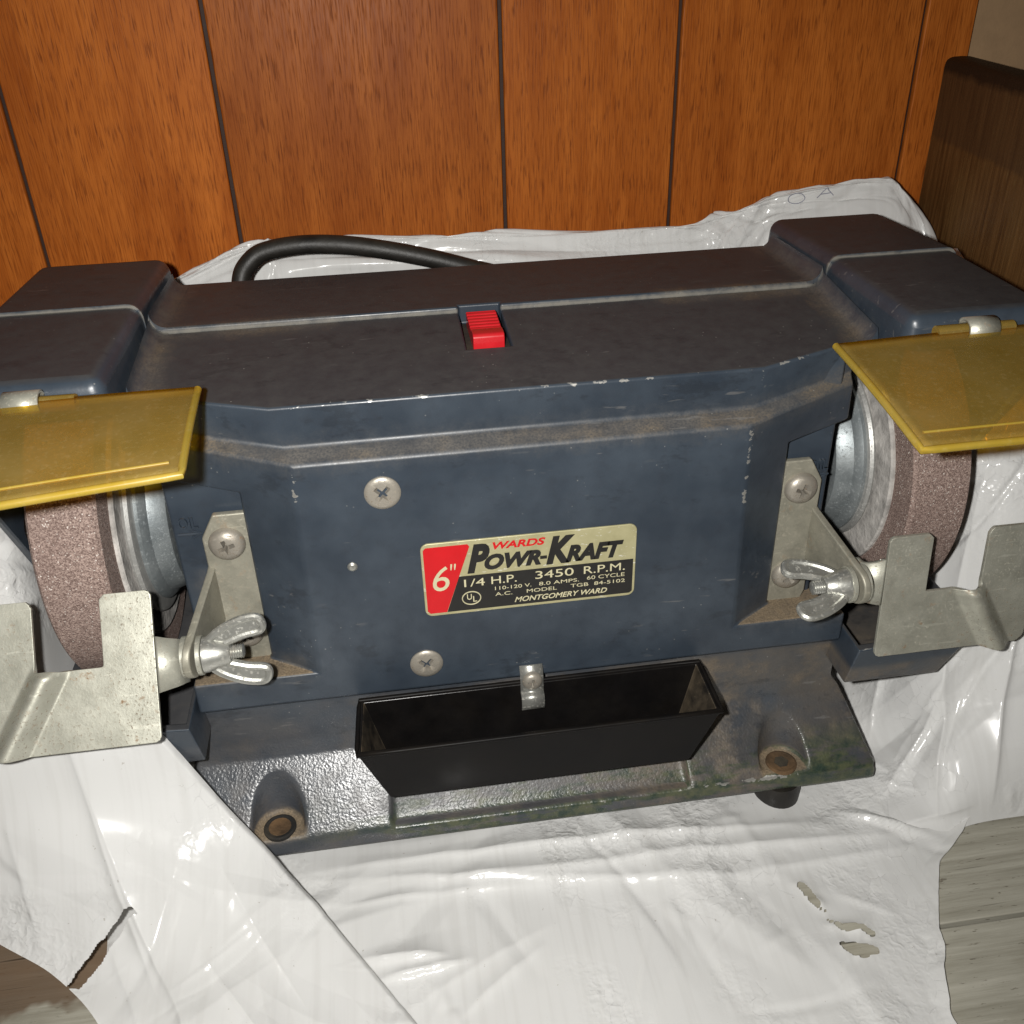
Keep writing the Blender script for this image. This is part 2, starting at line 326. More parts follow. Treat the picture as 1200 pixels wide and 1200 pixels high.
# ------------------------------------------------------------------ mesh helpers
def link(name, me, mat, parent=None, loc=None):
    o = bpy.data.objects.new(name, me); COL.objects.link(o)
    if mat and not me.materials: me.materials.append(mat)
    if parent: o.parent = parent
    if loc is not None: o.location = Vector(loc)*S
    return o
def mesh(verts, faces, smooth=True, sharp=35, fix=True):
    me = bpy.data.meshes.new('m')
    me.from_pydata([tuple(Vector(v)*S) for v in verts], [], faces)
    if fix:
        bm = bmesh.new(); bm.from_mesh(me); bmesh.ops.recalc_face_normals(bm, faces=bm.faces); bm.to_mesh(me); bm.free()
    finish(me, smooth, sharp); return me
def finish(me, smooth=True, sharp=35):
    if smooth:
        me.polygons.foreach_set('use_smooth', [True]*len(me.polygons)); me.set_sharp_from_angle(angle=math.radians(sharp))
    me.update()
def bevel(o, width, seg=3, ang=28):
    b = o.modifiers.new('bevel', 'BEVEL'); b.width = width*S; b.segments = seg; b.limit_method = 'ANGLE'; b.angle_limit = math.radians(ang)
    b.harden_normals = False
    wn = o.modifiers.new('wn', 'WEIGHTED_NORMAL'); wn.keep_sharp = False
    o.data.polygons.foreach_set('use_smooth', [True]*len(o.data.polygons))
    a = o.data.attributes.get('sharp_edge')
    if a: o.data.attributes.remove(a)
    return o
def bake(o, keep=True):
    dg = bpy.context.evaluated_depsgraph_get(); me = bpy.data.meshes.new_from_object(o.evaluated_get(dg))
    o.modifiers.clear(); o.data = me; return o
def cut(o, cutters, op='DIFFERENCE'):
    for me in cutters:
        c = bpy.data.objects.new('cutter', me); COL.objects.link(c)
        b = o.modifiers.new('b', 'BOOLEAN'); b.object = c; b.operation = op; b.solver = 'EXACT'
        bake(o); bpy.data.objects.remove(c)
    return o
def boxv(x0, x1, y0, y1, z0, z1):
    v = [(x, y, z) for z in (z0, z1) for y in (y0, y1) for x in (x0, x1)]
    f = [(0,2,3,1), (4,5,7,6), (0,1,5,4), (2,6,7,3), (0,4,6,2), (1,3,7,5)]
    return v, f
def box(x0, x1, y0, y1, z0, z1): return mesh(*boxv(x0, x1, y0, y1, z0, z1), smooth=False)
def hexa(b, t):
    """eight corners: bottom ring b (4), top ring t (4), counter-clockwise"""
    v = list(b)+list(t); f = [(3,2,1,0), (4,5,6,7)] + [(i, (i+1) % 4, 4+(i+1) % 4, 4+i) for i in range(4)]
    return mesh(v, f, smooth=False)
def prism(poly, axis, a, b, smooth=False, sharp=35):
    """2D polygon extruded along an axis; poly in the other two axes in xyz order"""
    def P(p, h):
        p = list(p); p.insert('xyz'.index(axis), h); return tuple(p)
    n = len(poly); v = [P(p, a) for p in poly]+[P(p, b) for p in poly]
    f = [tuple(range(n))[::-1], tuple(range(n, 2*n))] + [(i, (i+1) % n, n+(i+1) % n, n+i) for i in range(n)]
    return mesh(v, f, smooth, sharp)
def lathe(prof, axis='x', n=64, center=(0,0,0), sharp=30, cap=True):
    """prof: list of (axial, radius)"""
    v = []; f = []
    for a, r in prof:
        for k in range(n):
            t = 2*math.pi*k/n; p = (r*math.cos(t), r*math.sin(t))
            q = {'x': (a, p[0], p[1]), 'y': (p[0], a, p[1]), 'z': (p[0], p[1], a)}[axis]
            v.append(tuple(q[i]+center[i] for i in range(3)))
    for i in range(len(prof)-1):
        for k in range(n):
            f.append((i*n+k, i*n+(k+1) % n, (i+1)*n+(k+1) % n, (i+1)*n+k))
    if cap: f += [tuple(range(n))[::-1], tuple(range((len(prof)-1)*n, len(prof)*n))]
    return mesh(v, f, True, sharp)
def tube(pts, r, n=12, closed=False, smooth=True):
    pts = [Vector(p) for p in pts]; m = len(pts); v = []; f = []
    rs = r if isinstance(r, (list, tuple)) else [r]*m
    nv = None
    for i, p in enumerate(pts):
        a = pts[(i-1) % m] if closed or i > 0 else p; b = pts[(i+1) % m] if closed or i < m-1 else p
        t = (b-a).normalized()
        if nv is None: nv = t.orthogonal().normalized()
        nv = (nv - t*nv.dot(t)).normalized(); bn = t.cross(nv)
        for k in range(n):
            an = 2*math.pi*k/n; v.append(p+rs[i]*(math.cos(an)*nv+math.sin(an)*bn))
    for i in range(m if closed else m-1):
        j = (i+1) % m
        for k in range(n): f.append((i*n+k, i*n+(k+1) % n, j*n+(k+1) % n, j*n+k))
    if not closed: f += [tuple(range(n))[::-1], tuple(range((m-1)*n, m*n))]
    return mesh(v, f, True, 60)
def crom(pts, n):
    """Catmull-Rom resampling of a polyline"""
    P = [Vector(p) for p in pts]; P = [2*P[0]-P[1]]+P+[2*P[-1]-P[-2]]; out = []
    for i in range(1, len(P)-2):
        for k in range(n):
            t = k/n; a, b, c, d = P[i-1:i+3]
            out.append(.5*((2*b)+(c-a)*t+(2*a-5*b+4*c-d)*t*t+(3*b-a-3*c+d)*t**3))
    out.append(P[-2]); return out
def join(mes):
    bm = bmesh.new()
    for me in mes: bm.from_mesh(me)
    me = bpy.data.meshes.new('m'); bm.to_mesh(me); bm.free(); finish(me); return me
def flipx(me):
    m2 = me.copy(); m2.transform(Matrix.Scale(-1, 4, (1, 0, 0))); m2.flip_normals(); return m2
def tag(o, label=None, cat=None, kind=None, group=None):
    for k, v in (('label', label), ('category', cat), ('kind', kind), ('group', group)):
        if v: o[k] = v
    return o
def empty(name, loc):
    o = bpy.data.objects.new(name, None); COL.objects.link(o); o.location = Vector(loc)*S; o.empty_display_size = .02; return o

# numpy value noise
def _h(i, j, seed):
    n = (i.astype(np.int64)*374761393 + j.astype(np.int64)*668265263 + seed*974634777) & 0xffffffff
    n = ((n ^ (n >> 13))*1274126177) & 0xffffffff
    return ((n ^ (n >> 16)) & 0xffff)/65535.0
def vnoise(x, y, seed=0):
    i = np.floor(x); j = np.floor(y); u = x-i; v = y-j; u = u*u*u*(u*(u*6-15)+10); v = v*v*v*(v*(v*6-15)+10)
    a = _h(i, j, seed); b = _h(i+1, j, seed); c = _h(i, j+1, seed); d = _h(i+1, j+1, seed)
    return (a*(1-u)+b*u)*(1-v)+(c*(1-u)+d*u)*v
def fbm(x, y, seed=0, o=4):
    s = 0; a = .5
    for k in range(o): s = s+a*(vnoise(x*2**k, y*2**k, seed+k)-.5); a *= .5
    return s
def ridge(x, y, seed=0):
    return 1-np.abs(2*vnoise(x, y, seed)-1)

# ================================================================== THE SETTING
# ---- panelled wall: veneer planks with dark grooves between them
WY = 188.0
wall = link('wall', box(-420, 236.5, WY+3, WY+7, -81, 330), GROOVE); tag(wall, kind='structure')
gx = [-420, -352, -268, -186.5, -101.2, 20.0, 98.6, 211.2, 236.5]
for a, b in zip(gx[:-1], gx[1:]):
    wd = b-a-1.7; pm = box(-wd/2, wd/2, 0, 3.4, -81, 330)
    p = link('plank', pm, PANEL, wall); p.location = Vector(((a+b)/2, WY, 0))*S; bevel(p, .9, 2)
pw = link('plaster_wall', box(236.5, 420, WY+4, WY+9, -81, 330), PLAST); tag(pw, kind='structure')
# ---- floor of painted boards
floor = link('floor', box(-430, 420, -330, WY+8, -92, -88), GROOVE); tag(floor, kind='structure')
yy = -330+2.0
fy = [-330, -254, -164, -73.9, 16, 106, WY+3]
for k, (a, b) in enumerate(zip(fy[:-1], fy[1:])):
    p = link('floor_board', box(-430, 420, a+.8, b-.8, -88, -81), FLOORW, floor); bevel(p, .6, 2)
# ---- dark plank standing on edge at the right
prof = [(0, -81), (14, -81), (14, 158)]+[(7+7*math.copysign(abs(math.cos(t))**.6, math.cos(t)), 158.5+4.2*math.sin(t)**.7) for t in [k*math.pi/10 for k in range(1, 10)]]+[(0, 158)]
bd = link('wooden_plank', prism([(x, z) for x, z in prof], 'y', 0, -165, True, 40), BOARD)
bd.location = Vector((222.5, 184, 0))*S; bd.rotation_euler = (0, 0, math.radians(-7.5))
tag(bd, 'dark brown stained plank standing on edge beside the panelled wall, blackened rounded top', 'plank')

# ================================================================== THE GRINDER
G = empty('bench_grinder', (0, 0, -71))
tag(G, 'dark blue bench grinder with two wheels, amber shields and gold nameplate on white plastic', 'bench grinder')
class _R: pass
def part(name, me, mat, parent=None):
    """parts are drawn in grinder coordinates; the empty stands at the base"""
    o = link(name, me, mat); p = parent or G
    o.parent = p
    if p is G: o.location = Vector((0, 0, 71))*S
    return o

# ---- front cover
R = dict(A=(76.5,5.5,97), g=(116.3,18.7,98.6), s=(116.5,60,103.3), B=(73.8,6.6,83.3), o=(114,20.7,86.3), C=(72,0,80), J=(113.5,17.5,83.6), I=(113.1,16,70.7),
         H=(90.4,10.8,66.7), F=(90.4,10.8,0), D=(73.5,0,0), e=(116,0,0), k=(116,0,-12), l=(116,4,-15), t=(113.1,60,71), i=(113.1,18,71), h=(90.4,18,67), f=(90.4,18,0), p=(116,18,0), q=(116,18,-15))
keys = list(R); V = [R[k] for k in keys]+[(-R[k][0], R[k][1], R[k][2]) for k in keys]
ix = {k: i for i, k in enumerate(keys)}; ix.update({k+"'": i+len(keys) for i, k in enumerate(keys)})
def fc(s): return tuple(ix[k] for k in s.split())
def two(s): return [fc(s), fc(' '.join(k+"'" for k in s.split()))]
F = [fc("A g s s' g' A'"), fc("A B B' A'"), fc("B C C' B'"), fc("C D e k k' e' D' C'"), fc("s t t' s'"), fc("t i h h' i' t'"), fc("h f f' h'"), fc("f p q q' p' f'"), fc("l q q' l'"), fc("k l l' k'")]
for s in ("A g o B", "B o J C", "C J I H", "C H F D", "D F f p e", "H I i h", "H h f F", "g s t i I J o", "e p q l k"): F += two(s)
cover = part('front_cover', mesh(V, F, smooth=False), PAINT)
cut(cover, [box(-14.3, .3, 33.0, 61.5, 98.0, 110)]); bevel(cover, 1.25, 3, 24)
part('switch_frame', box(-14.6, .6, 32.6, 59.9, 96.6, 98.8), DARK)
# ---- motor block behind the cover
core = part('motor_housing', box(-114.8, 109.2, 16.4, 60.5, -14, 96), PAINT); bevel(core, 1.2, 2)
# ---- rear housing
rear = part('rear_housing', hexa([(-117, 60.3, -15), (117, 60.3, -15), (117, 113, -15), (-117, 113, -15)], [(-117, 60.3, 105), (117, 60.3, 105), (117, 113, 103.6), (-117, 113, 103.6)]), PAINT)
cut(rear, [box(-14.3, .3, 59, 62.2, 98, 110)]); bevel(rear, 1.4, 3)

# ---- wheel guards
def guard():
    outer = hexa([(113.9, 0, 14), (168, 0, 14), (168, 64.4, 14), (113.9, 64.4, 14)], [(119.6, .6, 112.2), (167.5, .6, 112.2), (168, 64.4, 113.0), (119.6, 64.4, 113.0)])
    o = bevel(link('x', outer, None), 4.2, 5, 40); bake(o); cs = [box(90, 180, 60.05, 90, 0, 130), box(119.9, 165.4, 3.2, 70, 0, 108.6), box(100, 167, -5, 5, 0, 101), box(100, 120.6, -5, 70, 0, 87.5)]
    pl = [(-10, 110.5), (-10, 0), (70, 0), (70, -29)]
    cs.append(prism([(-30, 145.5), (-30, -10), (59, -10)], 'x', 150, 180)); cs.append(lathe([(150, 6.2), (180, 6.2)], 'x', 32, (0, 37, 47)))
    cut(o, cs); me = o.data; bpy.data.objects.remove(o); return me
def guard_rear():
    outer = hexa([(112.5, 54, -12), (168.5, 54, -12), (168, 119, -12), (112.5, 119, -12)], [(119.3, 54, 114.2), (168.5, 54, 114.2), (167.5, 119, 112.9), (119.3, 119, 112.9)])
    o = bevel(link('x', outer, None), 4.6, 5, 40); bake(o); cut(o, [box(90, 190, 40, 60.15, -30, 130), box(119.9, 165.4, 50, 115, -20, 109.4)]); me = o.data; bpy.data.objects.remove(o); return me
gm_, gr_ = guard(), guard_rear()
def sx_(s): return s
def trough():
    o = link('x', hexa([(115, -9.5, -25), (153, -7.5, -27), (160, 100, -27), (115, 100, -25)], [(117, -12, -8), (161.5, -12, -4.6), (163, 100, -5), (117, 100, -8)]), None)
    cut(o, [hexa([(117.5, -6.5, -22), (151, -5.5, -23), (157, 98, -23), (117.5, 98, -22)], [(119.4, -10.2, 5), (159.8, -10.2, 5), (161, 98, 5), (119.4, 98, 5)])]); me = o.data; bpy.data.objects.remove(o); return me
tr_ = trough()
for sgn in (1, -1):
    for nm, me in (('wheel_guard', gm_), ('guard_rear', gr_), ('lower_guard', tr_)):
        m2 = me.copy() if sgn > 0 else flipx(me)
        m2.materials.clear(); o = part(nm, m2, PAINT)
        if nm == 'lower_guard': bevel(o, .7, 2, 40)
        else: finish(m2, True, 30)
    # rounded inside corner where the guard runs into the top of the housing
    for y0, z0, y1, z1 in ((15.5, 98.1, 60.05, 103.25), (60.3, 105, 109.5, 103.7)):
        v = []; f = []
        for k in range(7):
            t = math.radians(15*k); cx, cz = -5.2*math.sin(t), -5.2*math.cos(t)
            for y, z in ((y0, z0), (y1, z1)): v.append((sx_(sgn)*(112.2+5.2*math.sin(t)), y, z+.05+5.2*(1-math.cos(t))))
        for k in range(6): f.append((2*k, 2*k+1, 2*k+3, 2*k+2))
        n0 = len(v); v += [(sgn*119, y0, z0-3), (sgn*119, y1, z1-3)]; f += [(12, 13, n0+1, n0), (n0, n0+1, 1, 0), tuple(range(0, 14, 2))+(n0,), tuple(range(1, 14, 2))+(n0+1,)]
        part('fillet', mesh(v, f, True, 40), PAINT)

# ---- base casting
def ring(xw, y0, y1, z): return [(-xw, y0, z), (xw, y0, z), (xw, y1, z), (-xw, y1, z)]
rings = [ring(131, -14.5, 118, -71), ring(132, -15.8, 119, -70), ring(131.6, -15.2, 119, -63.6), ring(123.5, 6.2, 114, -42), ring(119.5, 7, 113, -36), ring(118.6, 6.2, 112, -15)]
bv = [p for r in rings for p in r]; bf = [(3, 2, 1, 0), tuple(4*5+i for i in range(4))]
for i in range(5): bf += [(4*i+a, 4*i+(a+1) % 4, 4*i+4+(a+1) % 4, 4*i+4+a) for a in range(4)]
base = part('base', mesh(bv, bf, smooth=False), PAINT)
def slot(x):
    v = []; n = 13
    for z, dy in ((-62.5, -11.0), (-30.5, -3.0)):
        v += [(x+9.3*math.cos(k*math.pi/10), dy+9.3*math.sin(k*math.pi/10), z) for k in range(11)]+[(x-9.8, -40, z), (x+9.8, -40, z)]
    return mesh(v, [tuple(range(n))[::-1], tuple(range(n, 2*n))]+[(i, (i+1) % n, n+(i+1) % n, n+i) for i in range(n)], smooth=False)
pk = [(-53, -38), (57, -38), (59, -64.5), (57, -64.5), (-55, -64.5)]
pocket = hexa([(-58, -40, -63.8), (61, -40, -63.8), (57.5, -11.4, -63.8), (-54.5, -11.4, -63.8)], [(-56, -40, -30), (58, -40, -30), (55, 22, -30), (-52, 22, -30)])
cut(base, [pocket, slot(95.5), slot(-95.5)])
rm = base.modifiers.new('remesh', 'REMESH'); rm.mode = 'VOXEL'; rm.voxel_size = .85*S      # cast edges: soft all over
sm = base.modifiers.new('smooth', 'SMOOTH'); sm.factor = .5; sm.iterations = 7
bake(base); base.data.materials.clear(); base.data.materials.append(PAINT); base.data.polygons.foreach_set('use_smooth', [True]*len(base.data.polygons))
for sx in (1, -1):
    b = part('mounting_hole', lathe([(-63, 6.0), (-62.0, 5.9), (-61.7, 5.2), (-61.9, 4.4), (-61.95, 0.2)], 'z', 28, (95.5*sx, -9.4, 0)), RUST if sx > 0 else DARK)
    if sx < 0: part('rust_crust', lathe([(-62.4, 4.4), (-61.7, 4.0), (-61.6, .2)], 'z', 18, (-95.5, -9.4, 0)), RUST)
    else: part('bolt_socket', lathe([(-62.4, 3.0), (-61.6, 2.8), (-61.5, .2)], 'z', 6, (95.5, -9.4, 0)), DARK)
    for y in (-8, 104):
        part('rubber_foot', lathe([(-80.5, 7.5), (-79.5, 8.8), (-74, 8.8), (-70.5, 8.0)], 'z', 28, (95.5*sx, y-1 if sx > 0 or y > 0 else y+12, 0)), RUBBER)

# ---- wheels with flanges
WC = (60, 38)
for sx in (1, -1):
    def L(prof, n=96): 
        me = lathe(prof, 'x', n, (0, WC[0], WC[1])); return me if sx > 0 else flipx(me)
    wh = part('grinding_wheel', L([(133.2, 12), (133.2, 58.4), (134.2, 59.6), (153.4, 59.6), (154.4, 58.4), (154.4, 12)], 128), WHEEL)
    part('blotter', L([(131.7, 10), (131.7, 46.2), (132.3, 46.8), (133.3, 46.8)]), BLOT, wh)
    part('blotter', L([(154.3, 40), (155.4, 40), (155.6, 10)]), BLOT, wh)
    part('flange', L([(131.9, 8), (131.9, 35.4), (130.8, 36.0), (129.6, 35.4), (129.0, 34.0)], 96) if sx > 0 else L([(131.9, 8), (131.9, 38.6), (130.8, 39.2), (129.6, 38.6), (129.0, 37.0)], 96), RIM, wh)
    part('flange_cup', L([(129.3, 34.2), (127.8, 34.4), (126.2, 33.0), (125.4, 31.6), (121.4, 30.2), (119.8, 29.0), (119.2, 26.0), (119.8, 22), (120.2, 8)], 96), FLNG, wh)
    part('arbor', L([(107, 7.5), (131, 7.5), (158, 7.5), (164, 7.0), (166, 5.0)], 32), FLNG, wh)
    part('arbor_nut', L([(155.6, 14.5), (161, 14.5), (162, 13)], 6), NUT, wh)

# ---- screws
def cross_cutter(r, a0, a1):
    w_ = r*.15; l_ = r*.60
    return [hexa([(-w_*.4, a0, -l_*.4), (w_*.4, a0, -l_*.4), (w_*.4, a0, l_*.4), (-w_*.4, a0, l_*.4)], [(-w_, a1, -l_), (w_, a1, -l_), (w_, a1, l_), (-w_, a1, l_)]),
            hexa([(-l_*.4, a0, -w_*.4), (l_*.4, a0, -w_*.4), (l_*.4, a0, w_*.4), (-l_*.4, a0, w_*.4)], [(-l_, a1, -w_), (l_, a1, -w_), (l_, a1, w_), (-l_, a1, w_)])]
def screw_mesh(r, h, flat):
    prof = [(1.0, r), (-h*.25, r)]+([(-h*.7, r*.93), (-h, r*.7), (-h*1.08, r*.3), (-h*1.1, .02*r)] if flat else [(-h*.55, r*.92), (-h*.82, r*.74), (-h*.96, r*.45), (-h, .02*r)])
    o = link('x', lathe(prof, 'y', 40), None); cut(o, cross_cutter(r, .7 if flat else -h*.1, -h*1.4)); me = o.data; finish(me, True, 38); me.materials.clear(); me.materials.append(SCRW); bpy.data.objects.remove(o); return me
SF, SP, SS = screw_mesh(5.7, 1.1, True), screw_mesh(5.9, 3.6, False), screw_mesh(3.6, 2.0, False)
def screw(name, me, x, y, z, rot, parent=None):
    o = link(name, me, None, parent or G); o.location = (Vector((x, y, z))+(Vector((0, 0, 71)) if parent is None else Vector()))*S; o.rotation_euler = (0, rot, 0); return o
screw('screw', SF, -45.6, -.15, 68.3, .75); screw('screw', SF, -36.9, -.15, -1.0, .72)
part('rivet', lathe([(.5, 1.7), (-.4, 1.6), (-.9, 1.0), (-1.0, .1)], 'y', 20, (-57.7, 0, 42.1)), NUT)

# ---- tool rest brackets, wing nuts, tool rests
def bracket(sx):
    # plate screwed to the recessed wall
    pl = [(89, -3), (103, -3), (105.2, 3), (105.2, 50), (100.5, 58.5), (89, 58.5)]
    a = prism(pl, 'y', 12.6, 15.2)
    # arm bent forward, in the plane x = 105, ending in a round eye at (y -14, z 24)
    arm = [(15.2, 39.5), (15.2, 17)]
    cy, cz, r = -14, 24, 6.9
    for k in range(15):
        t = math.radians(-75 - k*(190/14)); arm.append((cy+r*math.cos(t), cz+r*math.sin(t)))
    arm += [(11, 38.5)]
    b = prism(arm, 'x', 105.2-2.4, 105.2+.15)
    b.transform(Matrix.Translation((0, 0, 0)))
    # splay outwards towards the eye
    for v in b.vertices:
        y = v.co.y/S; v.co.x += S*max(0, (12.6-y))*.19
    return a, b
def wingnut_mesh():
    """axis +x from the clamping face at 0"""
    hub = lathe([(0, 6.6), (1.2, 6.6), (5.5, 5.2), (9, 4.3), (9.6, 3.6), (9.6, 2.2)], 'x', 32)
    bolt = lathe([(2, 2.5)]+[(9+.45*k, 2.7 if k % 2 else 2.3) for k in range(12)]+[(14.4, 1.8)], 'x', 20)
    ms = [hub, bolt]
    for s in (1, -1):
        out = crom([(1.5, 0, 4.8*s), (6, 0, 8.6*s), (13, 0, 12.0*s), (19.5, 0, 13.0*s), (21.8, 0, 10.6*s), (21.0, 0, 7.6*s), (15, 0, 6.4*s), (8, 0, 4.0*s)], 5)
        ms.append(tube(out, 1.6, 10))
        n = len(out); c = [(p.x, 0, p.z) for p in out]
        v = [(x, -.75, z) for x, _, z in c]+[(x, .75, z) for x, _, z in c]
        ms.append(mesh(v, [tuple(range(n)), tuple(range(n, 2*n))]+[(i, (i+1) % n, n+(i+1) % n, n+i) for i in range(n)]))
    return join(ms)
WN = wingnut_mesh(); WN.transform(Matrix.Scale(.86, 4)); WN.materials.append(NUT)
def tool_rest(vb):
    """plate drawn in (x, v): notch round the wheel, groove for drill bits; returns mesh in local coords (x, depth, v)"""
    nx, nv = 120, 100; x0, x1, v0, v1 = 120.3, 177.0, -25.5, 22.3
    xs = np.linspace(x0, x1, nx+1); vs = np.linspace(v0, v1, nv+1)
    X, Vv = np.meshgrid(xs, vs, indexing='ij')
    def d(x, v):
        # groove running slantwise from the notch to the lower outer part
        c = 152.0 + (-(v-0)*.55); e = (x-c)/6.5
        h = np.where(np.abs(e) < 1, -4.6*(.5+.5*np.cos(np.pi*np.clip(e, -1, 1))), 0)*np.clip((3-v)/5, 0, 1)
        return h + .25*fbm(x/14, v/14, 5)
    Y = d(X, Vv)
    keepf = np.ones((nx, nv), bool)
    cx = (xs[:-1]+xs[1:])/2; cv = (vs[:-1]+vs[1:])/2; CX, CV = np.meshgrid(cx, cv, indexing='ij')
    keepf &= ~((CX > 136.2) & (CX < 156.4) & (CV > 0))
    def corner(px, pv, qx, qv, r):  # round a corner at (px,pv), centre offset q
        ccx, ccv = px+qx*r, pv+qv*r
        return ((CX-ccx)*qx < 0) & (np.abs(CX-ccx) <= r) & ((CV-ccv)*qv < 0) & (np.abs(CV-ccv) <= r) & ((CX-ccx)**2+(CV-ccv)**2 > r*r)
    for a in ((x0, v1, 1, -1, 2.2), (136.2, v1, -1, -1, 2.2), (156.4, v1, 1, -1, 2.2), (x1, v1, -1, -1, 2.2), (x0, v0, 1, 1, 2.2), (x1, v0, -1, 1, 4.5)): keepf &= ~corner(*a)
    inn = ((CX > 136.2) & (CX < 156.4))
    verts = [(x, y, v) for x, y, v in zip(X.ravel(), Y.ravel(), Vv.ravel())]
    faces = [(i*(nv+1)+j, (i+1)*(nv+1)+j, (i+1)*(nv+1)+j+1, i*(nv+1)+j+1) for i in range(nx) for j in range(nv) if keepf[i, j]]
    # tongue and ear that carries the clamp bolt (in the plane across x)
    me = mesh(verts, faces, True, 50, fix=False)
    bm = bmesh.new(); bm.from_mesh(me); bmesh.ops.delete(bm, geom=[v for v in bm.verts if not v.link_faces], context='VERTS')
    for e in range(4): bmesh.ops.smooth_vert(bm, verts=[v for v in bm.verts if v.is_boundary], factor=.5, use_axis_x=True, use_axis_y=True, use_axis_z=True)
    bm.to_mesh(me); bm.free()
    finish(me, True, 50); return me
def ear_mesh(zc):
    """tongue curling back from the plate edge into a round ear"""
    pts = []
    path = [(120.2, 0), (117.5, .1), (114.8, 1.2), (113.4, 3.6), (113.2, 7.0)]
    v = []; f = []
    prof = crom([(a, b, 0) for a, b in path], 4)
    hw = [10.5]*len(prof)
    for i, p in enumerate(prof):
        t = i/(len(prof)-1); h = 8.8-2.0*min(1, t*1.4)
        for s in (-1, 1): v.append((p.x, p.y, zc+s*h))
    for i in range(len(prof)-1): f.append((2*i, 2*i+1, 2*i+3, 2*i+2))
    return mesh(v, f, True, 60, fix=False)
for sx in (1, -1):
    a, b = bracket(sx)
    mir = (lambda me: me) if sx > 0 else flipx
    bo = part('bracket', mir(a), BRKT); bevel(bo, .6, 2)
    ao = part('bracket_arm', mir(b), BRKT, bo); bevel(ao, .6, 2)
    for (sxx, szz, rr) in ((97.5, 47.8, .3), (97.2, 11.6, 1.0)): screw('bracket_screw', SP, sxx*sx, 12.8, szz, rr*sx)
    # eye position after splay
    ey = -14; exx = 105.2+.19*26.6
    if sx > 0: py, pz, tilt, zoff = -12.0, 24.0, math.radians(84), -7.0
    else: py, pz, tilt, zoff = -14.0, 24.0, math.radians(55), 0.0
    tr = part('tool_rest', (lambda me: me if sx > 0 else flipx(me))(tool_rest(0)), ZINC)
    tr.rotation_euler = (tilt-math.pi/2, 0, 0)
    # local z (v) runs up-back; the plate passes through (py, pz)
    tr.location = Vector((0, py, pz+71))*S + Matrix.Rotation(tilt-math.pi/2, 3, 'X') @ Vector((0, 0, zoff))*S
    sm = tr.modifiers.new('solid', 'SOLIDIFY'); sm.thickness = 1.5*S; sm.offset = 0
    bv_ = tr.modifiers.new('bevel', 'BEVEL'); bv_.width = .45*S; bv_.segments = 2; bv_.limit_method = 'ANGLE'; bv_.angle_limit = math.radians(50)
    er = link('ear', (lambda me: me if sx > 0 else flipx(me))(ear_mesh(-1.5 if sx < 0 else 5.0)), ZINC, tr)
    s2 = er.modifiers.new('solid', 'SOLIDIFY'); s2.thickness = 1.9*S; s2.offset = 0
    # washers and wing nut on the eye
    c0 = exx*sx
    wsh = lathe([(0, 6.2), (.2, 6.5), (1.5, 6.5), (1.7, 6.2)], 'x', 36); wo = link('washer', wsh, ZINC, G)
    wo.location = Vector(((exx+.3)*sx if sx > 0 else (-exx-2.0), ey, 24+71))*S
    w2 = lathe([(0, 6.0), (.2, 6.3), (1.4, 6.3), (1.6, 6.0)], 'x', 36); wo2 = link('washer', w2, ZINC, G)
    wo2.location = Vector(((exx-4.4) if sx > 0 else (-exx+2.6), ey, 24+71))*S
    wn = link('wing_nut', WN, None, G); wn.location = Vector(((exx-4.4) if sx > 0 else (-exx+4.4), ey, 24+71))*S
    wn.rotation_euler = (math.radians(70), 0, math.pi) if sx > 0 else (math.radians(-12), 0, 0)

# ---- amber eye shields
def shield(corners, name):
    """corners: inner-hinge, outer-hinge, outer-front, inner-front"""
    a, b, c, d = [Vector(p) for p in corners]
    nu, nv = 30, 18; verts = []; faces = []
    for i in range(nu+1):
        for j in range(nv+1):
            u, v = i/nu, j/nv
            p = (a*(1-u)+b*u)*(1-v)+(d*(1-u)+c*u)*v
            p = p+Vector((0, 0, 1.2*math.sin(math.pi*v)*.5+.5*math.sin(3*u)))
            verts.append(p)
    for i in range(nu):
        for j in range(nv): faces.append((i*(nv+1)+j, (i+1)*(nv+1)+j, (i+1)*(nv+1)+j+1, i*(nv+1)+j+1))
    o = part(name, mesh(verts, faces, True, 60, fix=False), SHLD)
    s = o.modifiers.new('solid', 'SOLIDIFY'); s.thickness = 1.7*S; s.offset = 0
    def e(p, q): return [verts[i] for i in range(len(verts))]
    edge = [verts[i*(nv+1)] for i in range(nu+1)]
    front = [verts[i*(nv+1)+nv] for i in range(nu+1)]; inner = [verts[j] for j in range(nv+1)]; outer = [verts[nu*(nv+1)+j] for j in range(nv+1)]
    loop = inner+front[1:]+outer[::-1][1:]
    # rounded rim round the free edges, and a raised bead just behind the front edge
    rim = part('shield_rim', tube(loop, 1.1, 10), SHRIM, o)
    bead = [verts[i*(nv+1)+nv-2]+Vector((0, 0, .7)) for i in range(1, nu)]
    part('shield_bead', tube(bead, .5, 8), SHRIM, o)
    return o
shl = shield([(93.8, -4, 106.4), (181, -3, 107.4), (186, -62, 100.2), (91.0, -62.5, 101.2)], 'eye_shield')
shr = shield([(-93.2, -3.5, 108.6), (-181, -3, 107.2), (-181, -64, 104), (-91.2, -51, 106.9)], 'eye_shield')
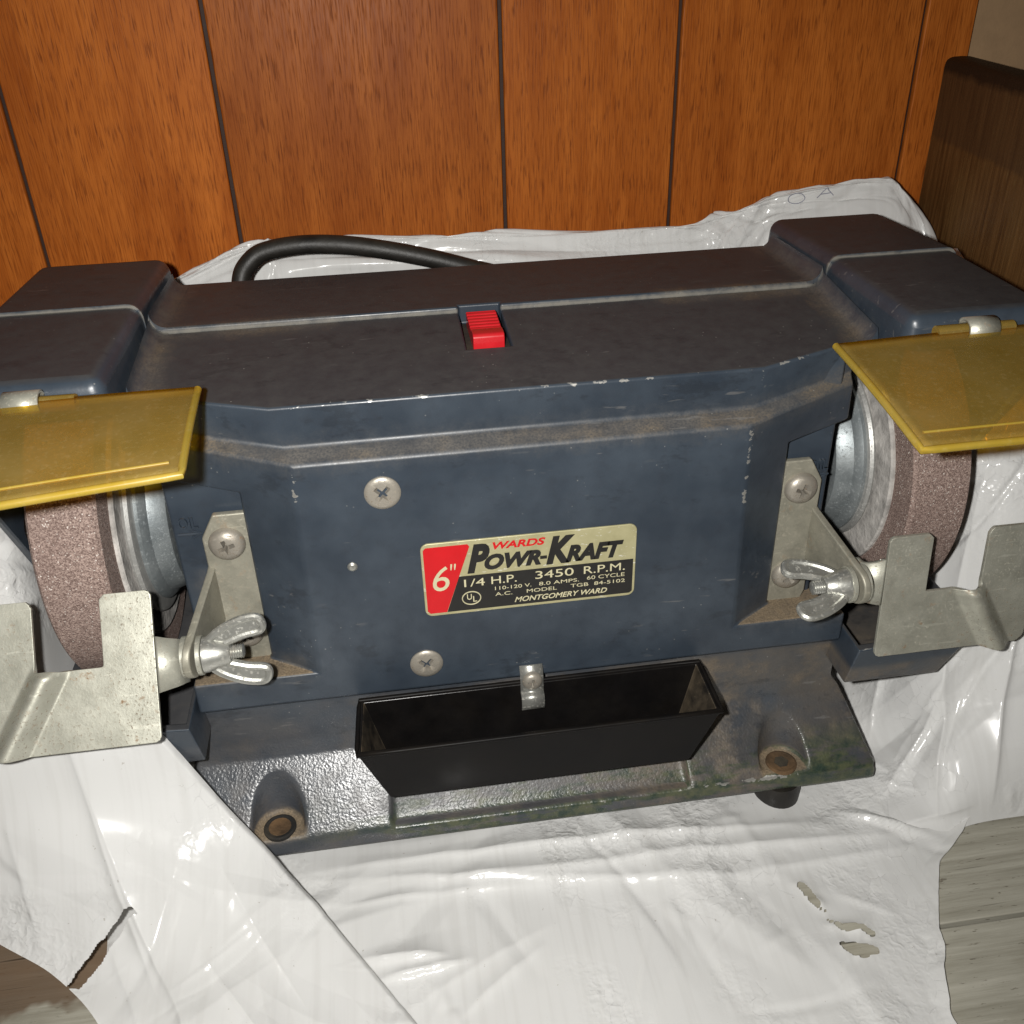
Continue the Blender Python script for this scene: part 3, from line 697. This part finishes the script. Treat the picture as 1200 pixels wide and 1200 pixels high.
for sx in (1, -1):
    o = part('hinge_barrel', tube([(sx*(126+25*k/8), -3.0, 107.6) for k in range(9)], 2.3, 14), SHLD)
    cl = [(sx*134.8, .2, 108.0), ]
    arc = [( -3.0+3.1*math.cos(t), 107.9+2.9*math.sin(t)) for t in [math.radians(20+k*18) for k in range(11)]]
    v = []; f = []
    for i, (y, z) in enumerate(arc):
        v += [(sx*135, y, z), (sx*144.6, y, z)]
    for i in range(len(arc)-1): f.append((2*i, 2*i+1, 2*i+3, 2*i+2))
    c = part('hinge_clip', mesh(v, f, True, 60, fix=False), ZINC); s = c.modifiers.new('solid', 'SOLIDIFY'); s.thickness = 1.0*S; s.offset = 1 if sx < 0 else -1

# ---- black tray on the front with its clip
def tray():
    top = [(-61.5, -1.2, -13.4), (61.5, -1.2, -13.4), (63, -23.4, -17.6), (-63, -23.4, -17.6)]
    bot = [(-55, -3.5, -40.5), (55, -3.5, -40.5), (53.8, -20.5, -42.5), (-53.8, -20.5, -42.5)]
    def inset(r, d, dz): 
        c = sum((Vector(p) for p in r), Vector())/4; out = []
        for p in r:
            x, y, z = p; out.append((x-math.copysign(d, x), y+(-d if y > c.y else d), z+dz))
        return out
    it, ib = inset(top, 1.6, .05), inset(bot, 1.6, 2.0)
    v = top+bot+it+ib; f = []
    for i in range(4):
        j = (i+1) % 4
        f += [(i, j, 4+j, 4+i), (i, 8+i, 8+j, j), (8+i, 12+i, 12+j, 8+j)]
    f += [(7, 6, 5, 4), (12, 13, 14, 15)]
    me = mesh(v, f, smooth=False); return me, top
tm, ttop = tray()
to = part('water_tray', tm, BLACKP); tm.materials.append(BLACKIN); tm.materials.append(BLACKD)
for p in tm.polygons:
    vs = list(p.vertices)
    if all(i >= 8 for i in vs): p.material_index = 2 if (abs(p.normal.x) > .5 or p.normal.z > .7) else 1
bevel(to, .5, 2)
lip = [Vector(p) for p in ttop]; ll = []
for i in range(4):
    for k in range(8): ll.append(lip[i].lerp(lip[(i+1) % 4], k/8))
part('tray_lip', tube([p+Vector((0, -.1, -.1)) for p in ll], .85, 8, True), BLACKP, to)
cp = crom([(-.6, -6.6, 0), (-2.4, -9, 0), (-3.0, -13.5, 0), (-3.3, -16.6, 0), (-5.4, -17.8, 0), (-5.8, -21, 0), (-4.8, -23.4, 0)], 5)
v = []; f = []
for i, p in enumerate(cp): v += [(-4.6, p.x, p.y), (3.6, p.x, p.y)]
for i in range(len(cp)-1): f.append((2*i, 2*i+1, 2*i+3, 2*i+2))
cl = part('tray_clip', mesh(v, f, True, 60, fix=False), NUT); s = cl.modifiers.new('solid', 'SOLIDIFY'); s.thickness = .8*S; s.offset = 0
screw('screw', SS, -.4, -3.0, -11.8, .1)

# ---- red rocker switch
sw = []
yz = [(35.0, 96.9), (34.6, 102.4), (35.2, 103.5), (36.2, 103.9), (40.2, 103.9), (41.2, 103.4), (42.0, 102.3)]
for k in range(6):
    y = 42.6+k*2.5; zz = 102.4+k*.14; yz += [(y, zz+.7), (y+1.35, zz+.9), (y+1.6, zz+.1), (y+2.3, zz+.15)]
yz += [(57.8, 103.9), (58.2, 103.2), (58.2, 96.9)]
swo = part('rocker_switch', prism(yz, 'x', -12.0, -1.6), RED); bevel(swo, .35, 2, 50)

# ---- power cord looping behind the housing
cord = crom([(-93, 112, 60), (-95.5, 120, 84), (-95.4, 127, 99), (-91, 129, 106), (-84, 130, 109.6), (-70, 130, 111.2), (-54, 129, 110.4), (-37.5, 128, 107.6), (-20, 127, 103.4), (-3.5, 126, 98.4), (14, 126, 92), (40, 128, 74), (80, 138, 20), (110, 150, -60)], 8)
part('power_cord', tube(cord, 3.7, 16), RUBBER)

# ---- raised OIL lettering
def text_mesh(s, x0, x1, z0, z1, y, shear=0, bold=0, ext=.12, axis_y=-1):
    cu = bpy.data.curves.new('t', 'FONT'); cu.body = s; cu.shear = shear; cu.offset = bold; cu.resolution_u = 4; cu.extrude = .02
    o = bpy.data.objects.new('t', cu); COL.objects.link(o)
    dg = bpy.context.evaluated_depsgraph_get(); me = bpy.data.meshes.new_from_object(o.evaluated_get(dg)); bpy.data.objects.remove(o)
    co_ = np.array([v.co[:] for v in me.vertices]); mn, mx = co_.min(0), co_.max(0)
    for v in me.vertices:
        u = (v.co.x-mn[0])/(mx[0]-mn[0]); t = (v.co.y-mn[1])/(mx[1]-mn[1]); d = (v.co.z-mn[2])/max(1e-9, mx[2]-mn[2])
        v.co = Vector((x0+(x1-x0)*u, y-ext*d, z0+(z1-z0)*t))*S
    me.materials.clear(); return me
part('oil_mark', text_mesh('OIL', -112.2, -106.2, 52.6, 56.6, 16.5, 0, 0, .9), PAINT); part('oil_mark', text_mesh('OIL', 101, 108.3, 52.2, 56.2, 16.5, 0, 0, .9), PAINT)
for a, b in ((-113, -105.6), (101.5, 108.6)):
    part('oil_arrow', join([tube([(a, 16.1, 50.3), (b, 16.1, 50.3)], .5, 6), tube([(b-3, 16.1, 51.6), (b, 16.1, 50.3), (b-3, 16.1, 49)], .5, 6)]), PAINT)

# ---- nameplate
def rrect(x0, x1, z0, z1, r, n=6):
    p = []
    for cx, cz, a in ((x1-r, z1-r, 0), (x0+r, z1-r, 90), (x0+r, z0+r, 180), (x1-r, z0+r, 270)):
        for k in range(n+1):
            t = math.radians(a+90*k/n); p.append((cx+r*math.cos(t), cz+r*math.sin(t)))
    return p
npl = part('nameplate', prism(rrect(-35.7, 36.0, 19.2, 48.0, 2.6), 'y', .3, -.55), FOIL); bevel(npl, .25, 2)
part('print_panel', prism([(-34.9, 45.6), (-34.0, 46.6), (-20.4, 46.6), (-19.8, 45.7), (-28.5, 20.4), (-34.0, 20.4), (-34.9, 21.4)], 'y', -.3, -.66), INKR, npl)
part('print_panel', prism([(-23.7, 34.25), (35.1, 34.25), (35.1, 21.2), (34.2, 20.4), (-28.35, 20.4)], 'y', -.3, -.66), INKB, npl)
Yt = -.60
for s, x0, x1, z0, z1, sh, bo_, mt in (
    ('P', -20.9, -13.2, 35.1, 46.3, .30, .055, INKB), ('OWR', -15.2, 3.7, 35.8, 41.9, .30, .055, INKB), ('-', 3.4, 5.7, 38.0, 39.2, 0, .02, INKB), ('K', 5.4, 15.0, 35.5, 46.4, .30, .055, INKB), ('RAFT', 12.0, 31.6, 35.7, 42.3, .30, .055, INKB),
    ('WARDS', -12.2, 5.2, 43.6, 46.4, .25, .03, INKR)):
    part('lettering', text_mesh(s, x0, x1, z0, z1, Yt, sh, bo_), mt, npl)
Yt = -.70
for s, x0, x1, z0, z1, sh, bo_ in (
    ('6', -32.5, -27.0, 29.3, 39.0, .15, 0), ("''", -26.4, -24.5, 37.2, 39.6, .15, 0), ('1/4', -22.2, -15.3, 29.9, 32.9, 0, 0), ('H.P.', -13.1, -4.6, 30.0, 33.0, 0, 0), ('3450', 1.7, 14.7, 30.2, 33.3, 0, 0), ('R.P.M.', 18.2, 32.3, 30.2, 33.2, 0, 0),
    ('110-120 V.', -12.0, .3, 27.4, 28.8, 0, 0), ('8.0 AMPS.', 2.9, 16.6, 27.4, 28.8, 0, 0), ('60 CYCLE', 19.3, 32.3, 27.7, 29.2, 0, 0), ('A.C.', -12.0, -6.2, 25.0, 26.4, 0, 0), ('MODEL', -1.3, 9.0, 25.0, 26.4, 0, 0), ('TGB  84-5102', 13.7, 32.5, 25.2, 26.6, 0, 0),
    ('MONTGOMERY WARD', -5.5, 26.4, 21.6, 23.7, .3, .015), ('U', -21.5, -19.9, 24.6, 26.9, 0, .01), ('L', -19.5, -18.2, 23.6, 25.9, 0, .01)):
    part('lettering', text_mesh(s, x0, x1, z0, z1, Yt, sh, bo_, .06), INKG, npl)
part('lettering', tube([(-20+3.1*math.cos(t), -.68, 25.2+2.6*math.sin(t)) for t in [k*2*math.pi/32 for k in range(32)]], .22, 6, True), INKG, npl)

# ================================================================== THE PLASTIC BAG
bag = empty('plastic_bag', (0, 0, -80.5))
tag(bag, 'crumpled torn white plastic bag lying under and around the grinder', 'plastic bag')
def spl(net, nu, nv):
    """bicubic Catmull-Rom surface through a net of rows; returns array [nu+1][nv+1][3]"""
    net = np.array(net, float)
    def axis(P, n):
        m = P.shape[0]; t = np.linspace(0, m-1, n+1); i = np.minimum(t.astype(int), m-2); f = (t-i)[:, None, None]
        E = np.concatenate([2*P[:1]-P[1:2], P, 2*P[-1:]-P[-2:-1]]); a, b, c, d = E[i], E[i+1], E[i+2], E[i+3]
        return .5*(2*b+(c-a)*f+(2*a-5*b+4*c-d)*f**2+(3*b-a-3*c+d)*f**3)
    A = axis(net, nu); A = axis(A.transpose(1, 0, 2), nv).transpose(1, 0, 2); return A
def normals(A):
    du = np.gradient(A, axis=0); dv = np.gradient(A, axis=1); n = np.cross(du, dv); return n/(np.linalg.norm(n, axis=2, keepdims=True)+1e-9)
def crumple(x, y, seed, n, L, W, a):
    """sharp straight creases laid at random, as in handled plastic film"""
    rg = np.random.RandomState(seed); h = np.zeros_like(x); x0, x1, y0, y1 = x.min(), x.max(), y.min(), y.max()
    for k in range(n):
        cx, cy = rg.uniform(x0, x1), rg.uniform(y0, y1); an = rg.uniform(0, math.pi); l = L*rg.uniform(.3, 1.4); w_ = W*rg.uniform(.35, 1.4); sg = 1 if rg.rand() < .62 else -1
        dx, dy = x-cx, y-cy; u = dx*math.cos(an)+dy*math.sin(an); v = -dx*math.sin(an)+dy*math.cos(an)+rg.uniform(-.006, .006)*u*u
        sk = rg.uniform(.5, 2.2)
        h += sg*a*w_*np.clip(1-np.where(v > 0, v*sk, -v)/w_, 0, 1)*np.clip(1.5*(1-np.abs(u)/l), 0, 1)
    return h
def crinkle(P, amp, seed, ax=(0, 1)):
    x, y = P[..., ax[0]], P[..., ax[1]]
    h = 2.0*fbm(x/60, y/45, seed, 2)
    area = max(1.0, (x.max()-x.min())*(y.max()-y.min()))
    return amp*(h+crumple(x, y, seed, int(min(40, area/1300)), 75, 9, .24)+crumple(x, y, seed+2, int(min(50, area/900)), 32, 3.0, .34)+crumple(x, y, seed+1, int(min(90, area/500)), 10, 2.6, .22))
def surf(name, A, keep=None, jag=0):
    nu, nv = A.shape[0]-1, A.shape[1]-1
    verts = A.reshape(-1, 3)-np.array([0, 0, -80.5])
    faces = [(i*(nv+1)+j, (i+1)*(nv+1)+j, (i+1)*(nv+1)+j+1, i*(nv+1)+j+1) for i in range(nu) for j in range(nv) if keep is None or keep[i, j]]
    me = bpy.data.meshes.new('m'); me.from_pydata([tuple(v) for v in verts*S], [], faces)
    bm = bmesh.new(); bm.from_mesh(me); bmesh.ops.delete(bm, geom=[v for v in bm.verts if not v.link_faces], context='VERTS')
    if keep is not None:
        for e in range(3): bmesh.ops.smooth_vert(bm, verts=[v for v in bm.verts if v.is_boundary], factor=.5, use_axis_x=True, use_axis_y=True, use_axis_z=True)
    bm.to_mesh(me); bm.free()
    me.polygons.foreach_set('use_smooth', [True]*len(me.polygons)); me.update()
    o = link(name, me, BAG, bag); return o
def inpoly(X, Y, poly):
    c = np.zeros(X.shape, bool); n = len(poly)
    for i in range(n):
        x1, y1 = poly[i]; x2, y2 = poly[(i+1) % n]
        c ^= ((y1 > Y) != (y2 > Y)) & (X < (x2-x1)*(Y-y1)/(y2-y1+1e-12)+x1)
    return c

# sheet lying on the boards, torn along its right side
nu, nv = 340, 330
yv = np.linspace(-175, 125, nv+1)
xr = np.interp(yv, [-175, -130, -108, -95, -83, -67, -51, -40, -30, 0, 125], [103, 110, 114.5, 119, 124.5, 131.5, 141, 157, 168, 172, 180])
xr = xr + 1.6*fbm(yv/7, yv*0, 31, 5)*2
xl = np.interp(yv, [-175, -110, -60, 125], [-120, -135, -150, -190])
u = np.linspace(0, 1, nu+1)[:, None]
X = xl[None]+(xr-xl)[None]*u; Y = np.repeat(yv[None], nu+1, 0); Z = np.full_like(X, -79.9)
P = np.stack([X, Y, Z], -1)
h = np.maximum(crinkle(P, .62, 3)+.9, 0)
# long folds running across in front of the base
def fold(x0, y0, x1, y1, amp, wid, X, Y, sharp=True):
    dx, dy = x1-x0, y1-y0; L = math.hypot(dx, dy); t = ((X-x0)*dx+(Y-y0)*dy)/L/L; d = ((X-x0)*-dy+(Y-y0)*dx)/L
    d = d+3.0*fbm(X/35, Y/35, int(abs(x0)*7+abs(y0)), 2)
    g = np.exp(-np.where(d > 0, d/wid*.9, d/wid*-4.0)) if sharp else np.exp(-(d/wid)**2)
    return amp*g*np.clip(t*3, 0, 1)*np.clip((1-t)*3, 0, 1)
for a in ((-98, -18, 120, -27, 3.2, 10), (-99, -20, 96, -50, 2.8, 11), (-70, -30, 165, -37, 2.4, 9), (-90, -34, 5, -38, 1.8, 7), (40, -46, 150, -42, 1.2, 7), (-60, -78, 0, -52, 1.2, 10), (10, -105, 48, -60, .7, 8), (70, -100, 120, -72, .8, 6), (112, -22, 150, -42, 3.0, 4),
          (-72, -56, -38, -60, 3.2, 5), (-66, -66, -30, -62, 2.6, 4), (-40, -84, -6, -60, 1.6, 5), (84, -90, 112, -62, 1.2, 4), (96, -56, 118, -70, 1.0, 4)):
    h = h+fold(*a, X, Y)
h = h+2.6*np.clip(fbm(X/70, Y/55, 44, 2)+.1, 0, 1)
edge = np.clip((xr[None]-X)/6, 0, 1); h = h+(1-edge)*(1.2+2.0*vnoise(Y/12, Y*0, 8))
P[..., 2] += h*np.clip((115-Y)/20, 0, 1)
def segd(X, Y, poly):
    d = np.full(X.shape, 1e9)
    for (x1, y1), (x2, y2) in zip(poly, poly[1:]+poly[:1]):
        dx, dy = x2-x1, y2-y1; t = np.clip(((X-x1)*dx+(Y-y1)*dy)/(dx*dx+dy*dy), 0, 1); d = np.minimum(d, np.hypot(X-x1-t*dx, Y-y1-t*dy))
    return d
for pl_ in ([(87.0, -52), (89.2, -52.8), (91.4, -61)], [(92, -69.6), (97, -71.2), (102.5, -74), (95, -72.4)], [(91.5, -77.8), (100.5, -80.6), (95, -82)]):
    P[..., 2] += (1.1+1.2*vnoise(X/3, Y/3, 5))*np.exp(-segd(X, Y, pl_)/1.8)
hx, hy = (X[:-1, :-1]+X[1:, 1:])/2, (Y[:-1, :-1]+Y[1:, 1:])/2
jx = hx+1.5*fbm(hx/4, hy/4, 77, 3)*2; jy = hy+1.5*fbm(hx/4+40, hy/4, 78, 3)*2
keep = ~inpoly(jx, jy, [(86.4, -51.4), (88.2, -51.8), (90.2, -55), (90.8, -59.5), (91.8, -63.5), (90.4, -63), (88.6, -58.5), (86.6, -55)])
keep &= ~inpoly(jx, jy, [(91.0, -67.6), (94, -69.2), (98, -70.0), (104.5, -74.4), (103.6, -75.6), (97.5, -73), (94.5, -72.6)]); keep &= ~inpoly(jx, jy, [(90.4, -76.8), (93, -78.4), (97, -78.6), (103, -81.6), (100.6, -82.4), (97, -83.4), (92.6, -81.6)])
surf('front_sheet', P, keep)

# bag side standing up behind the grinder, against the wall
top = [(-215, 60, 30), (-205, 130, 62), (-165, 152, 80), (-135, 160, 90), (-91, 160, 105.5), (-74, 160, 106), (17, 162, 101.5), (94, 162, 100.5), (120, 161, 106), (145, 160, 113), (186, 158, 116.2), (198, 156, 111), (209, 150, 94), (212, 120, 60)]
foot = [(-185, 50, -79), (-180, 120, -79), (-150, 124, -79), (-130, 126, -79), (-90, 126, -79), (-70, 126, -79), (10, 126, -79), (80, 126, -79), (110, 126, -79), (135, 126, -79), (170, 126, -79), (182, 124, -79), (192, 118, -79), (196, 100, -79)]
rows = []
for i, (a, b) in enumerate(zip(foot, top)):
    a, b = np.array(a, float), np.array(b, float); out = np.array([0.0, 1, 0]) if 1 < i < 12 else np.array([np.sign(b[0]), .2, 0])
    m1 = a*.55+b*.45-np.array([0, 0, 8])+out*4; m2 = a*.12+b*.88+out*-3; m25 = b+np.array([0, -1.5, -5])
    rows.append([a, m1, m2, m25, b, b+out*4.5+np.array([0, 0, -1.2]), b+out*6+np.array([0, 0, -12])])
A = spl(rows, 420, 150); nn = normals(A)
s_ = np.linspace(0, 420, 421)[:, None]*1.0+np.zeros((1, 151)); t_ = np.linspace(0, 150, 151)[None]+np.zeros((421, 1))
wob = 2.2*fbm(s_/34, t_/60, 12, 3)+1.6*np.power(ridge(s_/22+.012*t_*np.sin(s_/60), t_/70, 13), 4)*np.clip((t_-20)/60, 0, 1)+.9*np.power(ridge(s_/60, t_/16+.02*s_, 14), 5)
A = A-nn*((wob*.9+crumple(s_*1.2, t_*1.3, 5, 110, 44, 10, .18)+crumple(s_*1.2, t_*1.3, 6, 90, 16, 4, .16))*np.clip((345-s_)/40, .12, 1))[..., None]
rs = surf('rear_side', A)
from mathutils.bvhtree import BVHTree
_me = rs.data; bvh = BVHTree.FromPolygons([v.co/S for v in _me.vertices], [tuple(p.vertices) for p in _me.polygons])
def pen(name, pts, closed=False):
    out = []
    for x, z in pts:
        hit = bvh.ray_cast(Vector((x, 110, z+80.5+20)), Vector((0, 1, -.4)).normalized())
        if hit[0] is not None: out.append(hit[0]+Vector((0, -.12, .05)))
    if len(out) > 2:
        link(name, tube(out, .22, 5, closed), HAIRM, rs)
def densify(p, n=6): return [tuple(Vector(a).lerp(Vector(b), k/n)) for a, b in zip(p[:-1], p[1:]) for k in range(n)]+[p[-1]]
pen('pen_mark', [(148.5+3.6*math.cos(t), 109.6+2.3*math.sin(t)) for t in [k*2*math.pi/24 for k in range(24)]], True)
pen('pen_mark', densify([(157.5, 109), (162, 113.4), (164.8, 109.6)])); pen('pen_mark', densify([(159.2, 110.6), (163.8, 111)]))

# bag side bulging up on the right
net = [[(118, -39, -79.5), (146, -39, -79), (168, -36, -79.3), (196, -35.5, -79.6), (240, -35, -79.6)],
       [(120, -27, -79), (146, -28, -75), (164, -27, -64), (196, -26, -56), (240, -25, -54)],
       [(124, 0, -79), (146, 0, -72), (166, 2, -38), (190, 0, -14), (236, 2, -8)],
       [(126, 22, -79), (148, 22, -66), (168, 20, -12), (182, 16, 26), (214, 14, 34)],
       [(128, 44, -79), (150, 44, -60), (170, 40, 14), (177, 36, 52), (206, 40, 66)],
       [(132, 80, -79), (156, 80, -50), (174, 76, 34), (180, 72, 74), (206, 80, 82)],
       [(140, 120, -79), (164, 120, -40), (184, 118, 40), (190, 118, 84), (207, 125, 92)]]
A = spl(net, 260, 220); nn = normals(A)
if nn[130, 110, 2] < 0: nn = -nn
st = A.copy()
wob = crinkle(np.stack([A[..., 1]*1.0+A[..., 2]*.5, A[..., 0]*1.2-A[..., 2]*.35], -1), 1.25, 61)
for a in ((148, -36, 178, 30, 2.6, 4), (170, -36, 196, 20, 2.2, 5), (188, -36, 215, 0, 2.0, 5), (132, -22, 170, 4, 2.4, 4), (130, -34, 166, -32, 2.0, 4), (140, 6, 168, 44, 1.8, 5)): wob = wob+fold(*a, A[..., 0], A[..., 1])
edgef = np.clip(np.linspace(0, 1, 261)*9, 0, 1)[:, None]
A = A+nn*(wob*edgef)[..., None]; A[..., 2] = np.maximum(A[..., 2], -79.6+.2*vnoise(A[..., 0]/9, A[..., 1]/9, 3))
surf('right_side', A)

# bag side standing close to the left wheel
net = [[(-150, -14, -79), (-172, -14, -50), (-184, -12, -12), (-206, -8, 20)],
       [(-150, 16, -79), (-168, 16, -36), (-175, 14, 10), (-200, 14, 44)],
       [(-150, 44, -79), (-168, 42, -20), (-174, 38, 40), (-196, 40, 62)],
       [(-150, 80, -79), (-170, 80, -10), (-176, 80, 50), (-190, 80, 64)],
       [(-150, 118, -79), (-172, 118, -10), (-180, 122, 40), (-192, 126, 58)]]
A = spl(net, 160, 130); nn = normals(A)
if nn[80, 65, 2] < 0: nn = -nn
A = A+nn*crinkle(np.stack([A[..., 1]+A[..., 2]*.4, A[..., 0]-A[..., 2]*.6], -1), .8, 33)[..., None]
surf('left_side', A)

# flap of the bag pulled up over the left front corner of the base
net = [[(-193.1, -9.0, 3.0), (-161.2, -13.0, -.5), (-143.3, -13.0, -3.0), (-127.2, -13.0, -5.5)],
       [(-195.8, -20.0, -26.9), (-156.1, -21.0, -29.2), (-134.2, -19.0, -32.4), (-113.4, -15.0, -35.4)],
       [(-194.1, -36.0, -55.7), (-146.1, -40.0, -50.0), (-117.8, -35.0, -54.7), (-93.5, -27.5, -59.4)],
       [(-165.5, -54.0, -66.2), (-127.7, -57.0, -65.5), (-98.5, -55.0, -67.4), (-73.9, -50.0, -70.2)],
       [(-147.3, -73.0, -67.0), (-107.0, -81.0, -68.8), (-76.7, -82.0, -73.5), (-50.6, -82.5, -75.6)],
       [(-135.2, -95.0, -74.0), (-89.6, -108.0, -69.5), (-59.0, -112.0, -72.3), (-32.8, -113.0, -76.4)],
       [(-122, -120, -78), (-75, -135, -74), (-40, -142, -75), (-18, -145, -77)]]
A = spl(net, 300, 240); nn = normals(A)
if nn[150, 120, 2] < 0: nn = -nn
wob = crinkle(A, .55, 91)
for a in ((-158, -8, -128, -72, 2.0, 9), (-156, -10, -104, -112, 1.6, 5), (-122, -50, -78, -110, 2.0, 8), (-150, -45, -128, -90, .9, 6), (-118, -22, -84, -76, 1.2, 7), (-180, -20, -168, -50, 1.0, 8)):
    wob = wob+fold(*a, A[..., 0], A[..., 1])
roll = np.linspace(0, 1, 241)[None]
wob = wob-2.2*np.clip((roll-.965)/.035, 0, 1)**2
A = A+nn*wob[..., None]
hx, hy = (A[:-1, :-1, 0]+A[1:, 1:, 0])/2, (A[:-1, :-1, 1]+A[1:, 1:, 1])/2
jx = hx+.6*fbm(hx/4, hy/4, 7, 3)*2; jy = hy+.6*fbm(hx/4+40, hy/4, 8, 3)*2
keep = ~inpoly(jx, jy, [(-160, -59.5), (-157.3, -55.0), (-151.6, -49.6), (-145.5, -45.9), (-142.0, -44.6), (-139.0, -44.5), (-137.8, -46.0), (-141.8, -46.6), (-146.2, -49.2), (-151.0, -54.0), (-156.0, -59.4)])
surf('left_flap', A, keep)
